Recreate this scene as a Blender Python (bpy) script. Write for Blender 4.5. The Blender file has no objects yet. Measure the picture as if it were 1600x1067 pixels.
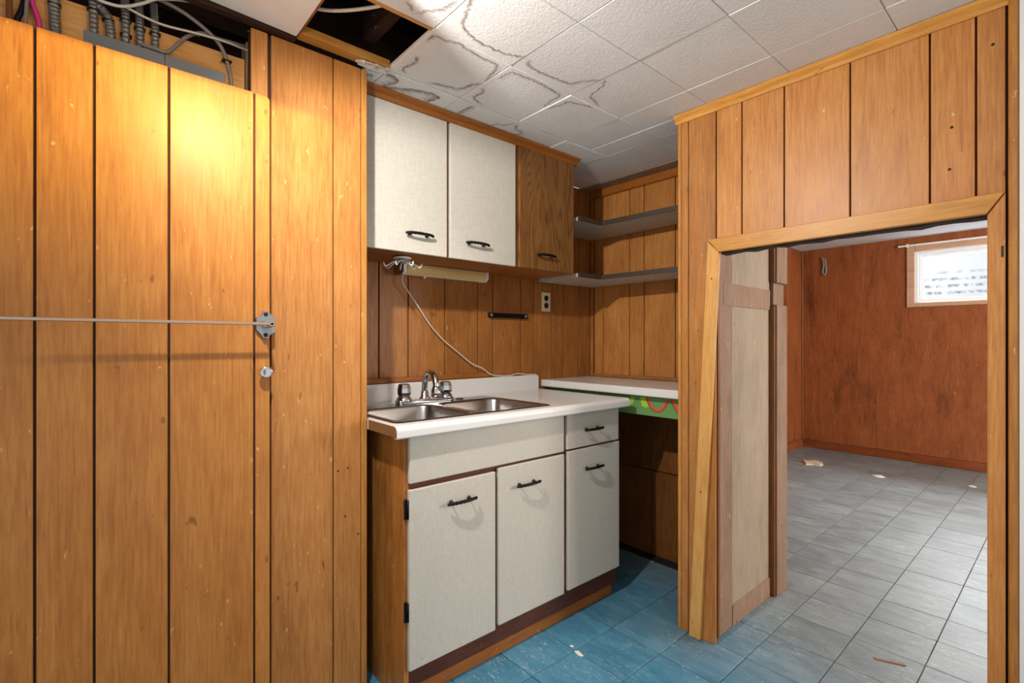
import bpy, bmesh, math, random
from mathutils import Vector, Matrix, Euler
random.seed(7)
S = bpy.context.scene
COL = S.collection

# ------------------------------------------------------------------ camera, world, lights, exposure
cam_d = bpy.data.cameras.new('camera'); cam = bpy.data.objects.new('camera', cam_d); COL.objects.link(cam)
cam.location = (0, 0, 1.203); cam.rotation_euler = (math.radians(90), 0, math.radians(-40.94))
cam_d.sensor_width = 36; cam_d.lens = 36 * 772 / 1600; cam_d.clip_start = 0.02
S.camera = cam
W = bpy.data.worlds.new('world'); S.world = W; W.use_nodes = True
bg = W.node_tree.nodes['Background']; bg.inputs[0].default_value = (1.0, 0.97, 0.93, 1); bg.inputs[1].default_value = 0.90

def light(name, kind, loc, energy, color, target=None, **kw):
    d = bpy.data.lights.new(name, kind); d.energy = energy; d.color = color
    for k, v in kw.items(): setattr(d, k, v)
    o = bpy.data.objects.new(name, d); COL.objects.link(o); o.location = loc
    if target is not None:
        o.rotation_euler = (Vector(target) - Vector(loc)).to_track_quat('-Z', 'Y').to_euler()
    return o
# ceiling lamp of the kitchen: a lamp head aimed into the room and a warm bulb in an added cut-off shade
light('lamp_head', 'SPOT', (0.27, 1.00, 1.985), 92, (1.0, 0.95, 0.89), (1.65, 1.22, 1.02),
      spot_size=math.radians(172), spot_blend=1.0, shadow_soft_size=0.022)
light('warm_bulb', 'SPOT', (0.30, 0.90, 2.029), 56, (1.0, 0.74, 0.20), (0.18, 1.60, 1.92), spot_size=math.radians(86), spot_blend=1.0, shadow_soft_size=0.007)
light('board_fill', 'POINT', (0.24, 1.16, 1.985), 1.6, (1.0, 0.86, 0.68), shadow_soft_size=0.03)  # no fixture here, added to brighten the board above the door
# daylight at the far room window, and a fill added from the unseen side
light('window_daylight', 'AREA', (7.7, 0.55, 3.15), 820, (0.92, 0.96, 1.0), (5.6, 0.6, 1.0), shape='RECTANGLE', size=2.6, size_y=1.3)
light('side_fill_light', 'AREA', (4.0, -1.66, 1.55), 135, (1.0, 0.93, 0.85), (4.3, 1.2, 0.7), shape='RECTANGLE', size=1.5, size_y=0.9)  # unseen source added to brighten the far wall and floor
VS = S.view_settings
VS.view_transform = 'Standard'; VS.look = 'None'; VS.gamma = 1; VS.use_curve_mapping = False; VS.exposure = 0.0

# ------------------------------------------------------------------ materials
def lin(h):
    c = [int(h[i:i + 2], 16) / 255 for i in (0, 2, 4)]
    return tuple((v / 12.92 if v <= .04045 else ((v + .055) / 1.055) ** 2.4) for v in c) + (1,)
class NT:
    def __init__(s, name):
        s.m = bpy.data.materials.new(name); s.m.use_nodes = True; s.t = s.m.node_tree
        s.b = s.t.nodes['Principled BSDF']
    def n(s, typ, **kw):
        nd = s.t.nodes.new(typ)
        for k, v in kw.items(): setattr(nd, k, v)
        return nd
    def set(s, sock, v):
        if hasattr(v, 'links'): s.t.links.new(v, sock)
        elif v is not None: sock.default_value = v
    def math(s, op, a, b=None, c=None, clamp=False):
        nd = s.n('ShaderNodeMath', operation=op, use_clamp=clamp)
        for i, v in enumerate((a, b, c)):
            if v is not None: s.set(nd.inputs[i], v)
        return nd.outputs[0]
    def vmath(s, op, a, b):
        nd = s.n('ShaderNodeVectorMath', operation=op); s.set(nd.inputs[0], a); s.set(nd.inputs[1], b); return nd.outputs[0]
    def noise(s, vec, scale=1, detail=4, rough=.55, dist=0):
        nd = s.n('ShaderNodeTexNoise'); s.set(nd.inputs['Vector'], vec)
        nd.inputs['Scale'].default_value = scale; nd.inputs['Detail'].default_value = detail
        nd.inputs['Roughness'].default_value = rough; nd.inputs['Distortion'].default_value = dist
        return nd.outputs[0]
    def mix(s, f, a, b, blend='MIX'):
        nd = s.n('ShaderNodeMix', data_type='RGBA', blend_type=blend); s.set(nd.inputs[0], f); s.set(nd.inputs[6], a); s.set(nd.inputs[7], b)
        return nd.outputs[2]
    def step(s, v, lo, hi):
        nd = s.n('ShaderNodeMapRange', interpolation_type='SMOOTHSTEP'); s.set(nd.inputs[0], v)
        nd.inputs[1].default_value = lo; nd.inputs[2].default_value = hi; return nd.outputs[0]
    def ramp(s, f, stops):
        nd = s.n('ShaderNodeValToRGB'); s.set(nd.inputs[0], f); e = nd.color_ramp.elements
        while len(e) < len(stops): e.new(.5)
        for i, (p, c) in enumerate(stops): e[i].position = p; e[i].color = c
        return nd.outputs[0]
    def bump(s, h, strength, dist=.002):
        nd = s.n('ShaderNodeBump'); nd.inputs['Strength'].default_value = strength; nd.inputs['Distance'].default_value = dist
        s.set(nd.inputs['Height'], h); s.set(s.b.inputs['Normal'], nd.outputs[0])
    def pos(s, rnd=True):
        g = s.n('ShaderNodeNewGeometry').outputs['Position']
        if not rnd: return g
        r = s.n('ShaderNodeObjectInfo').outputs['Random']
        k = s.math('MULTIPLY', r, 37.0)
        cb = s.n('ShaderNodeCombineXYZ')
        for i in range(3): s.t.links.new(k, cb.inputs[i])
        return s.vmath('ADD', g, cb.outputs[0])
    def out(s, color, rough, metal=0, spec=.5):
        s.set(s.b.inputs['Base Color'], color); s.set(s.b.inputs['Roughness'], rough)
        s.b.inputs['Metallic'].default_value = metal; s.b.inputs['Specular IOR Level'].default_value = spec
        return s.m
def plain(name, h, rough=.5, metal=0, spec=.5, vary=0, bump=0, bscale=60):
    t = NT(name); c = lin(h)
    if vary or bump:
        p = t.pos(); nz = t.noise(p, bscale, 5)
        if bump: t.bump(nz, bump)
        n2 = t.noise(p, 9, 4)
        c = t.mix(t.math('MULTIPLY', n2, vary), c, tuple(v * .35 for v in c[:3]) + (1,))
    return t.out(c, rough, metal, spec)
def wood(name, dark, base, lite, axis=2, rough=.42, spec=.35, stain=.35, pores=.5, var=.22, fig=1.0, fleck=.4, rw=.03):
    t = NT(name); p = t.pos()
    def sc(c, l):
        v = [c, c, c]; v[axis] = l; return t.vmath('MULTIPLY', p, tuple(v))
    fine = t.noise(sc(150, 9.0), 1, 6, .68, .15)
    mott = t.noise(sc(9, 4.0), 1, 6, .65, .3)
    med = t.noise(sc(11, .9), 1, 4, .55, .6)
    big = t.noise(sc(3.2, .55), 1, 3, .5, .4)
    ring = t.math('ABSOLUTE', t.math('SINE', t.math('MULTIPLY', big, 52 * fig)))
    v = t.math('ADD', t.math('ADD', t.math('MULTIPLY', fine, .52), t.math('MULTIPLY', mott, .28)), t.math('MULTIPLY', med, .16))
    v = t.math('ADD', v, t.math('MULTIPLY', ring, rw))
    col = t.ramp(v, [(.30, lin(dark)), (.49, lin(base)), (.68, lin(lite))])
    pv = t.step(t.noise(sc(260, 9), 1, 2, .5), .63, .72)
    col = t.mix(t.math('MULTIPLY', pv, pores), col, lin(dark))
    st = t.step(t.noise(sc(4.2, 1.1), 1, 5, .62), .52, .78)
    dk = tuple(x * .42 for x in lin(dark)[:3]) + (1,)
    col = t.mix(t.math('MULTIPLY', st, stain), col, dk)
    kn = t.step(t.noise(sc(30, 14), 1, 2, .5), .72, .76)
    col = t.mix(t.math('MULTIPLY', kn, .55), col, dk)
    fl = t.step(t.noise(sc(55, 26), 1, 3, .6), .69, .73)
    col = t.mix(t.math('MULTIPLY', fl, fleck), col, lin('E8C79A'))
    r = t.n('ShaderNodeObjectInfo').outputs['Random']
    hs = t.n('ShaderNodeHueSaturation'); t.set(hs.inputs['Color'], col)
    t.set(hs.inputs['Value'], t.math('ADD', t.math('MULTIPLY', r, var), 1 - var / 2))
    t.bump(fine, .12, .0015)
    return t.out(hs.outputs[0], t.math('ADD', t.math('MULTIPLY', fine, .2), rough - .1), 0, spec)

M = {}
M['panel'] = wood('panel_wood', '8A5228', 'B07439', 'C58E52', stain=.5)
M['door'] = wood('door_wood', '8E5424', 'AE7032', 'C28846', rough=.40, stain=.2, var=.10)
M['kpanel'] = wood('kitchen_panel_wood', '724220', '9C632F', 'B88042')
M['casing'] = wood('pale_casing_wood', 'B07A3A', 'CC9650', 'DCAE6C', stain=.08, pores=.2)
M['trim'] = wood('trim_wood', '8A5622', 'AC7232', 'C4904A', stain=.15, pores=.25)
M['trimx'] = wood('trim_wood_along_x', '9A6428', 'BC8238', 'D0A055', axis=0, stain=.15, pores=.25)
M['trimy'] = wood('trim_wood_along_y', '9A6428', 'BC8238', 'D0A055', axis=1, stain=.15, pores=.25)
M['crown'] = wood('crown_wood', '6B3A14', '96571F', 'A86A2C', axis=0, stain=.2)
M['frame'] = wood('frame_wood', '4E2A12', '7C4A22', '93602F', stain=.4)
M['framex'] = wood('frame_wood_along_x', '34170B', '522814', '6C3A1C', axis=0, stain=.4)
M['side'] = wood('side_wood', '5A3214', '97602A', 'B8803F', stain=.55, pores=.7)
M['oak'] = wood('oak_laminate', '3A200C', '69431F', '845A2E', stain=.1, pores=.6, fig=2.2, rough=.5, fleck=0, rw=.22)
M['red'] = wood('red_plywood', '63301A', '8E4E28', 'A86638', stain=.75, var=.04, fig=.5, rough=.5, spec=.3)
M['redx'] = wood('red_wood_along_y', '4E2410', '7A3E1C', '8E5028', axis=1, stain=.3)
M['tan'] = wood('raw_board', 'B5793C', 'D29A5A', 'E0B078', axis=0, stain=.12, pores=.2, rough=.7, spec=.2)
M['joist'] = wood('old_joist_wood', '241610', '3A251A', '4E3423', axis=0, stain=.5, rough=.8, spec=.15)
M['joisty'] = wood('old_joist_wood_along_y', '241610', '3A251A', '4E3423', axis=1, stain=.5, rough=.8, spec=.15)
M['grey'] = wood('grey_jamb_board', '7C6C5C', '978673', 'A99883', stain=.3, pores=.4, rough=.7, spec=.2, fig=.3)
M['greybrown'] = wood('grey_brown_board', '6A5040', '8A6E5A', '9C826E', stain=.4, pores=.5, rough=.7, spec=.2)
M['wincase'] = wood('window_casing_wood', 'A07A60', 'C09A7C', 'D0AE92', axis=1, stain=.1, pores=.2)
M['chip'] = plain('chipboard', '7E5426', .9, vary=.6, bump=.5, bscale=160)
M['gap'] = plain('groove_backing_wood', '3A1A0C', .8)  # dark reddish brown backing behind the plank gaps
M['void'] = plain('cavity_shade', '1A1412', .95, spec=.1)  # near-black colour stands in for the shade of the open cavity
M['white'] = plain('white_plastic', 'E6E3DC', .4)
M['cream'] = plain('cream_plastic', 'DCCFAE', .45)
M['vinyl'] = plain('window_vinyl', 'EDF0F2', .35)
M['dark_slot'] = plain('dark_slot', '120F0D', .6)
M['black'] = plain('black_iron', '14120F', .45, .6)
M['bronze'] = plain('dark_bronze', '2E2A24', .42, .7)
M['tape'] = plain('grey_metal_strip', '6A6E72', .5, .4)
M['armor'] = plain('armoured_cable_steel', '8A8782', .40, .6, vary=.5, bump=.5, bscale=220)
M['greywire'] = plain('grey_cable', '8A8076', .55, vary=.3)
M['whitewire'] = plain('white_cable', 'CFC6B6', .5)
M['pink'] = plain('pink_cable', 'D8347E', .45)
M['drywall'] = plain('white_drywall', 'DEDCDA', .8, vary=.12, bump=.2, bscale=90)
M['farceil'] = plain('far_ceiling_paint', 'D6DAE0', .8, bump=.2, bscale=60)
M['paper'] = plain('peeled_paper', 'D8C4AE', .8, vary=.4)
M['chrome'] = plain('chrome', 'C8CACC', .16, 1)
M['zinc'] = plain('cast_zinc', 'A9ABAC', .36, .9, vary=.4)
M['gold'] = plain('brushed_bar', 'B8A08C', .3, .8)
M['brownplastic'] = plain('shelf_edge_brown', '3C3228', .4)
M['green'] = plain('green_paint', '6A9656', .5, vary=.25)
M['lime'] = plain('lime_paint', '9CC63C', .5)
M['redpaint'] = plain('red_paint', 'E04A3A', .5)
M['outline'] = plain('dark_red_paint', '6E2A22', .6)
M['pvc'] = plain('galvanised_well', 'C4C4C4', .5, vary=.3)
def mk_lam():
    t = NT('white_door_laminate'); p = t.pos(False)
    a = t.noise(t.vmath('MULTIPLY', p, (420, 420, 30)), 1, 2); b = t.noise(t.vmath('MULTIPLY', p, (30, 30, 420)), 1, 2)
    v = t.math('MULTIPLY', t.math('ADD', a, b), .5)
    c = t.ramp(v, [(.35, lin('B2ADA2')), (.65, lin('C3BEB3'))])
    d = t.step(t.noise(p, 55, 2), .74, .77)
    c = t.mix(t.math('MULTIPLY', d, .35), c, lin('7A6A58'))
    t.bump(v, .12, .001)
    return t.out(c, .48, 0, .4)
M['lam'] = mk_lam()
def mk_counter():
    t = NT('speckled_counter_laminate'); p = t.pos(False)
    s1 = t.step(t.noise(p, 330, 2, .5), .64, .70)
    s2 = t.step(t.noise(p, 190, 2, .5), .68, .72)
    c = t.mix(t.math('MULTIPLY', s1, .35), lin('DAD8D5'), lin('9A948C'))
    c = t.mix(t.math('MULTIPLY', s2, .4), c, lin('6E665E'))
    return t.out(c, .25, 0, .5)
M['counter'] = mk_counter()
def mk_steel():
    t = NT('brushed_sink_steel'); p = t.pos(False)
    v = t.noise(t.vmath('MULTIPLY', p, (500, 40, 500)), 1, 3)
    c = t.ramp(v, [(.3, lin('8C8A87')), (.7, lin('B4B1AD'))])
    t.bump(v, .06, .001)
    return t.out(c, .27, 1)
M['steel'] = mk_steel()
def mk_tile():
    t = NT('worn_floor_tile'); p = t.pos(); w = t.pos(False)
    sx = t.n('ShaderNodeSeparateXYZ'); t.t.links.new(w, sx.inputs[0])
    st = t.noise(t.vmath('MULTIPLY', p, (34, 9, 1)), 1, 8, .75, .5)
    cl = t.noise(t.vmath('MULTIPLY', p, (9, 4, 1)), 1, 5, .6, .3)
    v = t.math('ADD', t.math('MULTIPLY', st, .6), t.math('MULTIPLY', cl, .4))
    blue = t.ramp(v, [(.30, lin('32647C')), (.48, lin('437C98')), (.66, lin('5A90A8'))])
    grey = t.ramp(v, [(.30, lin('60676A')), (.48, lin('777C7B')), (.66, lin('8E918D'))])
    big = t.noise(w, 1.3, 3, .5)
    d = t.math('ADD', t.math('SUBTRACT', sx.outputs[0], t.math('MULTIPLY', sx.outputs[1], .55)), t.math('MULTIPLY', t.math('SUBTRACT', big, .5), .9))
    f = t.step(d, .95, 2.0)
    col = t.mix(t.math('MULTIPLY', f, .92), blue, grey)  # greyer past the doorway: wear, and partly reflected light put into the colour
    sc = t.step(t.noise(t.vmath('MULTIPLY', p, (70, 22, 1)), 1, 7, .8, 1.4), .555, .62)
    sc = t.math('MULTIPLY', sc, t.step(t.noise(w, 4, 4), .44, .60))
    col = t.mix(t.math('MULTIPLY', sc, .55), col, lin('BFC6C4'))
    hl = t.step(t.noise(t.vmath('MULTIPLY', p, (300, 24, 1)), 1, 3, .6, .3), .66, .70)
    h2 = t.step(t.noise(t.vmath('MULTIPLY', p, (22, 260, 1)), 1, 3, .6, .3), .68, .72)
    sp = t.step(t.noise(p, 210, 3, .6), .66, .70)
    hl = t.math('MULTIPLY', t.math('MAXIMUM', t.math('MAXIMUM', hl, h2), sp), t.step(t.noise(w, 7, 4, .6), .46, .60))
    col = t.mix(t.math('MULTIPLY', hl, .6), col, lin('C4CCCB'))
    dk = t.step(t.noise(t.vmath('MULTIPLY', p, (30, 60, 1)), 1, 4, .6, .6), .66, .74)
    col = t.mix(t.math('MULTIPLY', dk, .45), col, lin('33393A'))
    r = t.n('ShaderNodeObjectInfo').outputs['Random']
    hs = t.n('ShaderNodeHueSaturation'); t.set(hs.inputs['Color'], col)
    t.set(hs.inputs['Value'], t.math('ADD', t.math('MULTIPLY', r, .2), .9))
    t.bump(st, .12, .001)
    return t.out(hs.outputs[0], t.math('ADD', t.math('MULTIPLY', cl, .3), .27), 0, .42)
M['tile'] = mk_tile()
M['tilebase'] = plain('tile_joint', '14181A', .8)
def mk_ceil():
    t = NT('textured_ceiling_tile'); p = t.pos(); 
    v = t.noise(p, 95, 4, .6, .8)
    c = t.ramp(t.noise(t.pos(False), 4, 4), [(.3, lin('DDDCD9')), (.7, lin('E8E7E5'))])
    r = t.n('ShaderNodeObjectInfo').outputs['Random']
    hs = t.n('ShaderNodeHueSaturation'); t.set(hs.inputs['Color'], c)
    t.set(hs.inputs['Value'], t.math('ADD', t.math('MULTIPLY', r, .05), .97))
    t.bump(v, .42, .004)
    return t.out(hs.outputs[0], .85, 0, .2)
M['ceil'] = mk_ceil()
def mk_stain():
    t = NT('water_stain'); m = t.m
    at = t.n('ShaderNodeAttribute', attribute_name='fade').outputs['Fac']
    nz = t.noise(t.pos(False), 60, 4, .6)
    a = t.math('MULTIPLY', at, t.math('ADD', t.math('MULTIPLY', nz, 1.5), -.05), clamp=True)
    t.set(t.b.inputs['Alpha'], a)
    return t.out(t.mix(at, lin('9C7440'), lin('54402A')), .9, 0, .1)
M['stain'] = mk_stain()
def mk_diff():
    t = NT('lamp_diffuser'); g = t.pos(False)
    sx = t.n('ShaderNodeSeparateXYZ'); t.t.links.new(g, sx.inputs[0])
    return t.out(t.ramp(sx.outputs[2], [(0, lin('D9B878')), (1, lin('D9B878'))]), .4)
M['diffuser'] = mk_diff()
def mk_glass():
    t = NT('window_glass'); nt = t.t
    tr = t.n('ShaderNodeBsdfTransparent'); gl = t.n('ShaderNodeBsdfGlossy'); gl.inputs['Roughness'].default_value = .02
    mx = t.n('ShaderNodeMixShader'); mx.inputs[0].default_value = .06
    nt.links.new(tr.outputs[0], mx.inputs[1]); nt.links.new(gl.outputs[0], mx.inputs[2])
    nt.links.new(mx.outputs[0], nt.nodes['Material Output'].inputs[0])
    return t.m
M['glass'] = mk_glass()
def mk_well():
    t = NT('window_well_wall'); p = t.pos(False)
    n = t.step(t.noise(t.vmath('MULTIPLY', p, (1, 22, 9)), 1, 3, .6), .40, .62)
    sx = t.n('ShaderNodeSeparateXYZ'); t.t.links.new(p, sx.inputs[0])
    band = t.math('MULTIPLY', t.step(sx.outputs[2], 1.66, 1.72), t.math('SUBTRACT', 1.0, t.step(sx.outputs[2], 1.90, 2.04)))
    rows = t.step(t.math('SINE', t.math('MULTIPLY', sx.outputs[2], 84)), -.1, .7)
    f = t.math('MULTIPLY', t.math('MULTIPLY', n, band), t.math('MULTIPLY', rows, .75))
    return t.out(t.mix(f, lin('94979A'), lin('44474C')), .8)
M['well'] = mk_well()
def mk_bulb():
    t = NT('lit_bulb'); t.b.inputs['Emission Color'].default_value = (1, .8, .45, 1); t.b.inputs['Emission Strength'].default_value = 4
    return t.out(lin('FFF0D0'), .4)
M['bulb'] = mk_bulb()

# ------------------------------------------------------------------ geometry helpers
def mesh(name, verts, faces, smooth=False):
    me = bpy.data.meshes.new(name); me.from_pydata([tuple(v) for v in verts], [], faces); me.update()
    if smooth:
        for p in me.polygons: p.use_smooth = True
    return me
def link(name, me, mat, parent=None, loc=None):
    o = bpy.data.objects.new(name, me); COL.objects.link(o)
    if mat is not None and not me.materials: me.materials.append(M[mat] if isinstance(mat, str) else mat)
    if loc is not None: o.location = loc
    if parent is not None:
        o.parent = parent
        o.matrix_parent_inverse = Matrix.Translation(-parent.location) if parent.parent is None else Matrix.Identity(4)
    return o
def boxmesh(name, x0, x1, y0, y1, z0, z1, bev=0, seg=1):
    bm = bmesh.new(); bmesh.ops.create_cube(bm, size=1)
    for v in bm.verts:
        v.co = Vector(((x0 + x1) / 2 + v.co.x * (x1 - x0), (y0 + y1) / 2 + v.co.y * (y1 - y0), (z0 + z1) / 2 + v.co.z * (z1 - z0)))
    if bev:
        bmesh.ops.bevel(bm, geom=bm.edges[:], offset=bev, segments=seg, profile=.5, affect='EDGES')
    me = bpy.data.meshes.new(name); bm.to_mesh(me); bm.free(); return me
def box(name, x0, x1, y0, y1, z0, z1, mat, parent=None, bev=0, seg=1):
    return link(name, boxmesh(name, x0, x1, y0, y1, z0, z1, bev, seg), mat, parent)
def prism(name, pts, axis, a, b, mat, parent=None, bev=0, seg=1):
    """pts: 2D outline, extruded along axis from a to b. axis 0: pts=(y,z); 1: (x,z); 2: (x,y)"""
    def P(p, t):
        return {0: (t, p[0], p[1]), 1: (p[0], t, p[1]), 2: (p[0], p[1], t)}[axis]
    n = len(pts); vs = [P(p, a) for p in pts] + [P(p, b) for p in pts]
    fs = [tuple(range(n)), tuple(range(2 * n - 1, n - 1, -1))] + [(i, i + n, (i + 1) % n + n, (i + 1) % n) for i in range(n)]
    bm = bmesh.new(); bv = [bm.verts.new(v) for v in vs]
    for f in fs: bm.faces.new([bv[i] for i in f])
    bmesh.ops.recalc_face_normals(bm, faces=bm.faces[:])
    if bev: bmesh.ops.bevel(bm, geom=bm.edges[:], offset=bev, segments=seg, profile=.5, affect='EDGES')
    me = bpy.data.meshes.new(name); bm.to_mesh(me); bm.free()
    return link(name, me, mat, parent)
def spline(pts, sub=8):
    pts = [Vector(p) for p in pts]; out = []
    q = [pts[0] * 2 - pts[1]] + pts + [pts[-1] * 2 - pts[-2]]
    for i in range(1, len(q) - 2):
        p0, p1, p2, p3 = q[i - 1:i + 3]
        for k in range(sub):
            t = k / sub
            out.append(.5 * ((2 * p1) + (p2 - p0) * t + (2 * p0 - 5 * p1 + 4 * p2 - p3) * t * t + (3 * p1 - p0 - 3 * p2 + p3) * t ** 3))
    out.append(pts[-1]); return out
def tubemesh(name, pts, r, seg=8, twist=0, lobes=0, rfun=None):
    vs, fs = [], []; n = len(pts); up = None
    for i, p in enumerate(pts):
        d = (pts[min(i + 1, n - 1)] - pts[max(i - 1, 0)]).normalized()
        if up is None:
            up = d.orthogonal().normalized()
        up = (up - d * up.dot(d)).normalized(); sd = d.cross(up)
        rr = r * (rfun(i / (n - 1)) if rfun else 1)
        for k in range(seg):
            a = 2 * math.pi * k / seg + twist * i
            m = rr * (1 + (.18 * math.cos(lobes * 2 * math.pi * k / seg) if lobes else 0))
            vs.append(p + (up * math.cos(a) + sd * math.sin(a)) * m)
    for i in range(n - 1):
        for k in range(seg):
            a, b = i * seg + k, i * seg + (k + 1) % seg
            fs.append((a, b, b + seg, a + seg))
    fs.append(tuple(range(seg - 1, -1, -1))); fs.append(tuple(range((n - 1) * seg, n * seg)))
    return mesh(name, vs, fs, True)
def tube(name, pts, r, mat, parent=None, seg=8, sub=8, **kw):
    p = spline(pts, sub) if sub else [Vector(q) for q in pts]
    return link(name, tubemesh(name, p, r, seg, **kw), mat, parent)
def lathemesh(name, prof, seg=24, center=(0, 0, 0), axis='Z', smooth=True):
    vs, fs = [], []; c = Vector(center)
    for r, h in prof:
        for k in range(seg):
            a = 2 * math.pi * k / seg; x, y = r * math.cos(a), r * math.sin(a)
            vs.append(c + (Vector((x, y, h)) if axis == 'Z' else Vector((x, -h, y)) if axis == '-Y' else Vector((-h, x, y))))
    for i in range(len(prof) - 1):
        for k in range(seg):
            a, b = i * seg + k, i * seg + (k + 1) % seg
            fs.append((a, b, b + seg, a + seg))
    fs.append(tuple(range(seg - 1, -1, -1))); fs.append(tuple(range((len(prof) - 1) * seg, len(prof) * seg)))
    me = mesh(name, vs, fs, smooth); 
    bm = bmesh.new(); bm.from_mesh(me); bmesh.ops.recalc_face_normals(bm, faces=bm.faces[:]); bm.to_mesh(me); bm.free()
    return me
def lathe(name, prof, center, mat, parent=None, seg=24, axis='Z', smooth=True):
    return link(name, lathemesh(name, prof, seg, center, axis, smooth), mat, parent)
def join(name, meshes, mat, parent=None):
    bm = bmesh.new()
    for m in meshes: bm.from_mesh(m); bpy.data.meshes.remove(m)
    me = bpy.data.meshes.new(name); bm.to_mesh(me); bm.free()
    return link(name, me, mat, parent)
def tag(o, label, cat=None, group=None, kind=None):
    o['label'] = label
    if cat: o['category'] = cat
    if group: o['group'] = group
    if kind: o['kind'] = kind
    return o
def thing(name, label, cat, loc=(0, 0, 0), group=None):
    o = bpy.data.objects.new(name, None); COL.objects.link(o); o.location = loc; o.empty_display_size = .05
    return tag(o, label, cat, group)
def struct(o, label): return tag(o, label, None, None, 'structure')

CZ = 2.146
# ------------------------------------------------------------------ floor: nine inch tiles
floor = struct(prism('floor', [(-.7, -.5), (1.9, -.5), (1.9, -1.75), (6.35, -1.75), (6.35, 2.25), (-.7, 2.25)], 2, -.08, -.004, 'tilebase'), 'worn blue and grey square tile floor running through the doorway')
TS = .2286; X0 = 2.589 - 12 * TS; Y0 = .609
def cam_px(x, y, z):
    a = math.radians(40.94); f = x * math.sin(a) + y * math.cos(a); r = x * math.cos(a) - y * math.sin(a)
    return (800 + 772 * r / f, 533.5 - 772 * (z - 1.203) / f) if f > .05 else None
tile_me = boxmesh('floor_tile', -TS / 2 + .0015, TS / 2 - .0015, -TS / 2 + .0015, TS / 2 - .0015, -.006, 0, .001)
rest = []
cells = []
for i in range(-14, 40):
    for j in range(-12, 10):
        cx, cy = X0 + (i + .5) * TS, Y0 + (j + .5) * TS
        if not (-.6 < cx < 6.3 and (-.4 if cx < 1.9 else -1.7) < cy < 2.2): continue
        if 2.35 < cx < 2.65 and cy > 1.12: continue
        cs = [cam_px(cx + a * TS / 2, cy + b * TS / 2, 0) for a in (-1, 1) for b in (-1, 1)]
        vis = all(c is not None for c in cs) and any(0 < c[0] < 1600 and 0 < c[1] < 1075 for c in cs)
        if vis:
            inside = cx > 1.87
            px = [c[0] for c in cs]
            if inside and cy < 1.0: vis = max(px) > 1115 and min(px) < 1552
            elif inside and cx > 2.55: vis = max(px) > 1215 and min(px) < 1552
            elif cy > 1.75: vis = False
        cells.append((cx, cy, vis, cx * .655 + cy * .755))
seen = sorted([c for c in cells if c[2]], key=lambda c: c[3])
for cx, cy, v, d in seen[:300]:
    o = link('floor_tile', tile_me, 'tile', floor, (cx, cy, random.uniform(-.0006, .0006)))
    o.rotation_euler = (random.uniform(-.002, .002), random.uniform(-.002, .002), random.uniform(-.003, .003))
hid = [c for c in cells if not c[2]] + seen[300:]
vs, fs = [], []
for cx, cy, v, d in hid:
    h = TS / 2 - .001; k = len(vs)
    vs += [(cx - h, cy - h, -.001), (cx + h, cy - h, -.001), (cx + h, cy + h, -.001), (cx - h, cy + h, -.001)]; fs.append((k, k + 1, k + 2, k + 3))
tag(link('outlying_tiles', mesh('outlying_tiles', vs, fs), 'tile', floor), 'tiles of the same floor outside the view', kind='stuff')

# ------------------------------------------------------------------ ceiling of twelve inch tiles, joists above
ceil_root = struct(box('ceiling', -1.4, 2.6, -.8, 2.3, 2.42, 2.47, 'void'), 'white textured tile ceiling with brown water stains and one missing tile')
XL = [.80 + k * .3045 for k in range(-10, 7)]; YL = [1.280 + k * .3045 for k in range(-10, 4)]
regions = [(-1.3, 1.89, -.7, 1.582), (.735, 1.96, 1.582, 2.03), (1.89, 2.325, 1.10, 1.582), (1.96, 2.325, 1.582, 2.03)]
restv, restf = [], []
for i in range(len(XL) - 1):
    for j in range(len(YL) - 1):
        for (a, b, c, d) in regions:
            x0, x1, y0, y1 = max(XL[i], a), min(XL[i + 1], b), max(YL[j], c), min(YL[j + 1], d)
            if x1 - x0 < .012 or y1 - y0 < .012: continue
            if abs(x0 - .4955) < .02 and abs(y0 - 1.28) < .02: continue      # the missing tile
            cs = [cam_px(x, y, CZ) for x in (x0, x1) for y in (y0, y1)]
            if all(q is not None for q in cs) and any(-80 < q[0] < 1660 and -120 < q[1] < 1000 for q in cs):
                g = .0009; mx, my = (x0 + x1) / 2, (y0 + y1) / 2
                me = boxmesh('ceiling_tile', x0 - mx + g, x1 - mx - g, y0 - my + g, y1 - my - g, 0, .013, .0022)
                o = link('ceiling_tile', me, 'ceil', ceil_root, (mx, my, CZ + random.uniform(-.0012, .0012)))
                o.rotation_euler = (random.uniform(-.004, .004), random.uniform(-.004, .004), 0)
                if abs(x1 - .4955) < .02 and abs(y0 - 1.28) < .02: o.rotation_euler = (0, .03, 0); o.location.z -= .003
            else:
                k = len(restv); restv += [(x0 + .001, y0 + .001, CZ), (x0 + .001, y1 - .001, CZ), (x1 - .001, y1 - .001, CZ), (x1 - .001, y0 + .001, CZ)]; restf.append((k, k + 1, k + 2, k + 3))
tag(link('outlying_ceiling_tiles', mesh('outlying_ceiling_tiles', restv, restf), 'ceil', ceil_root), 'tiles of the same ceiling outside the view', kind='stuff')
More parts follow.
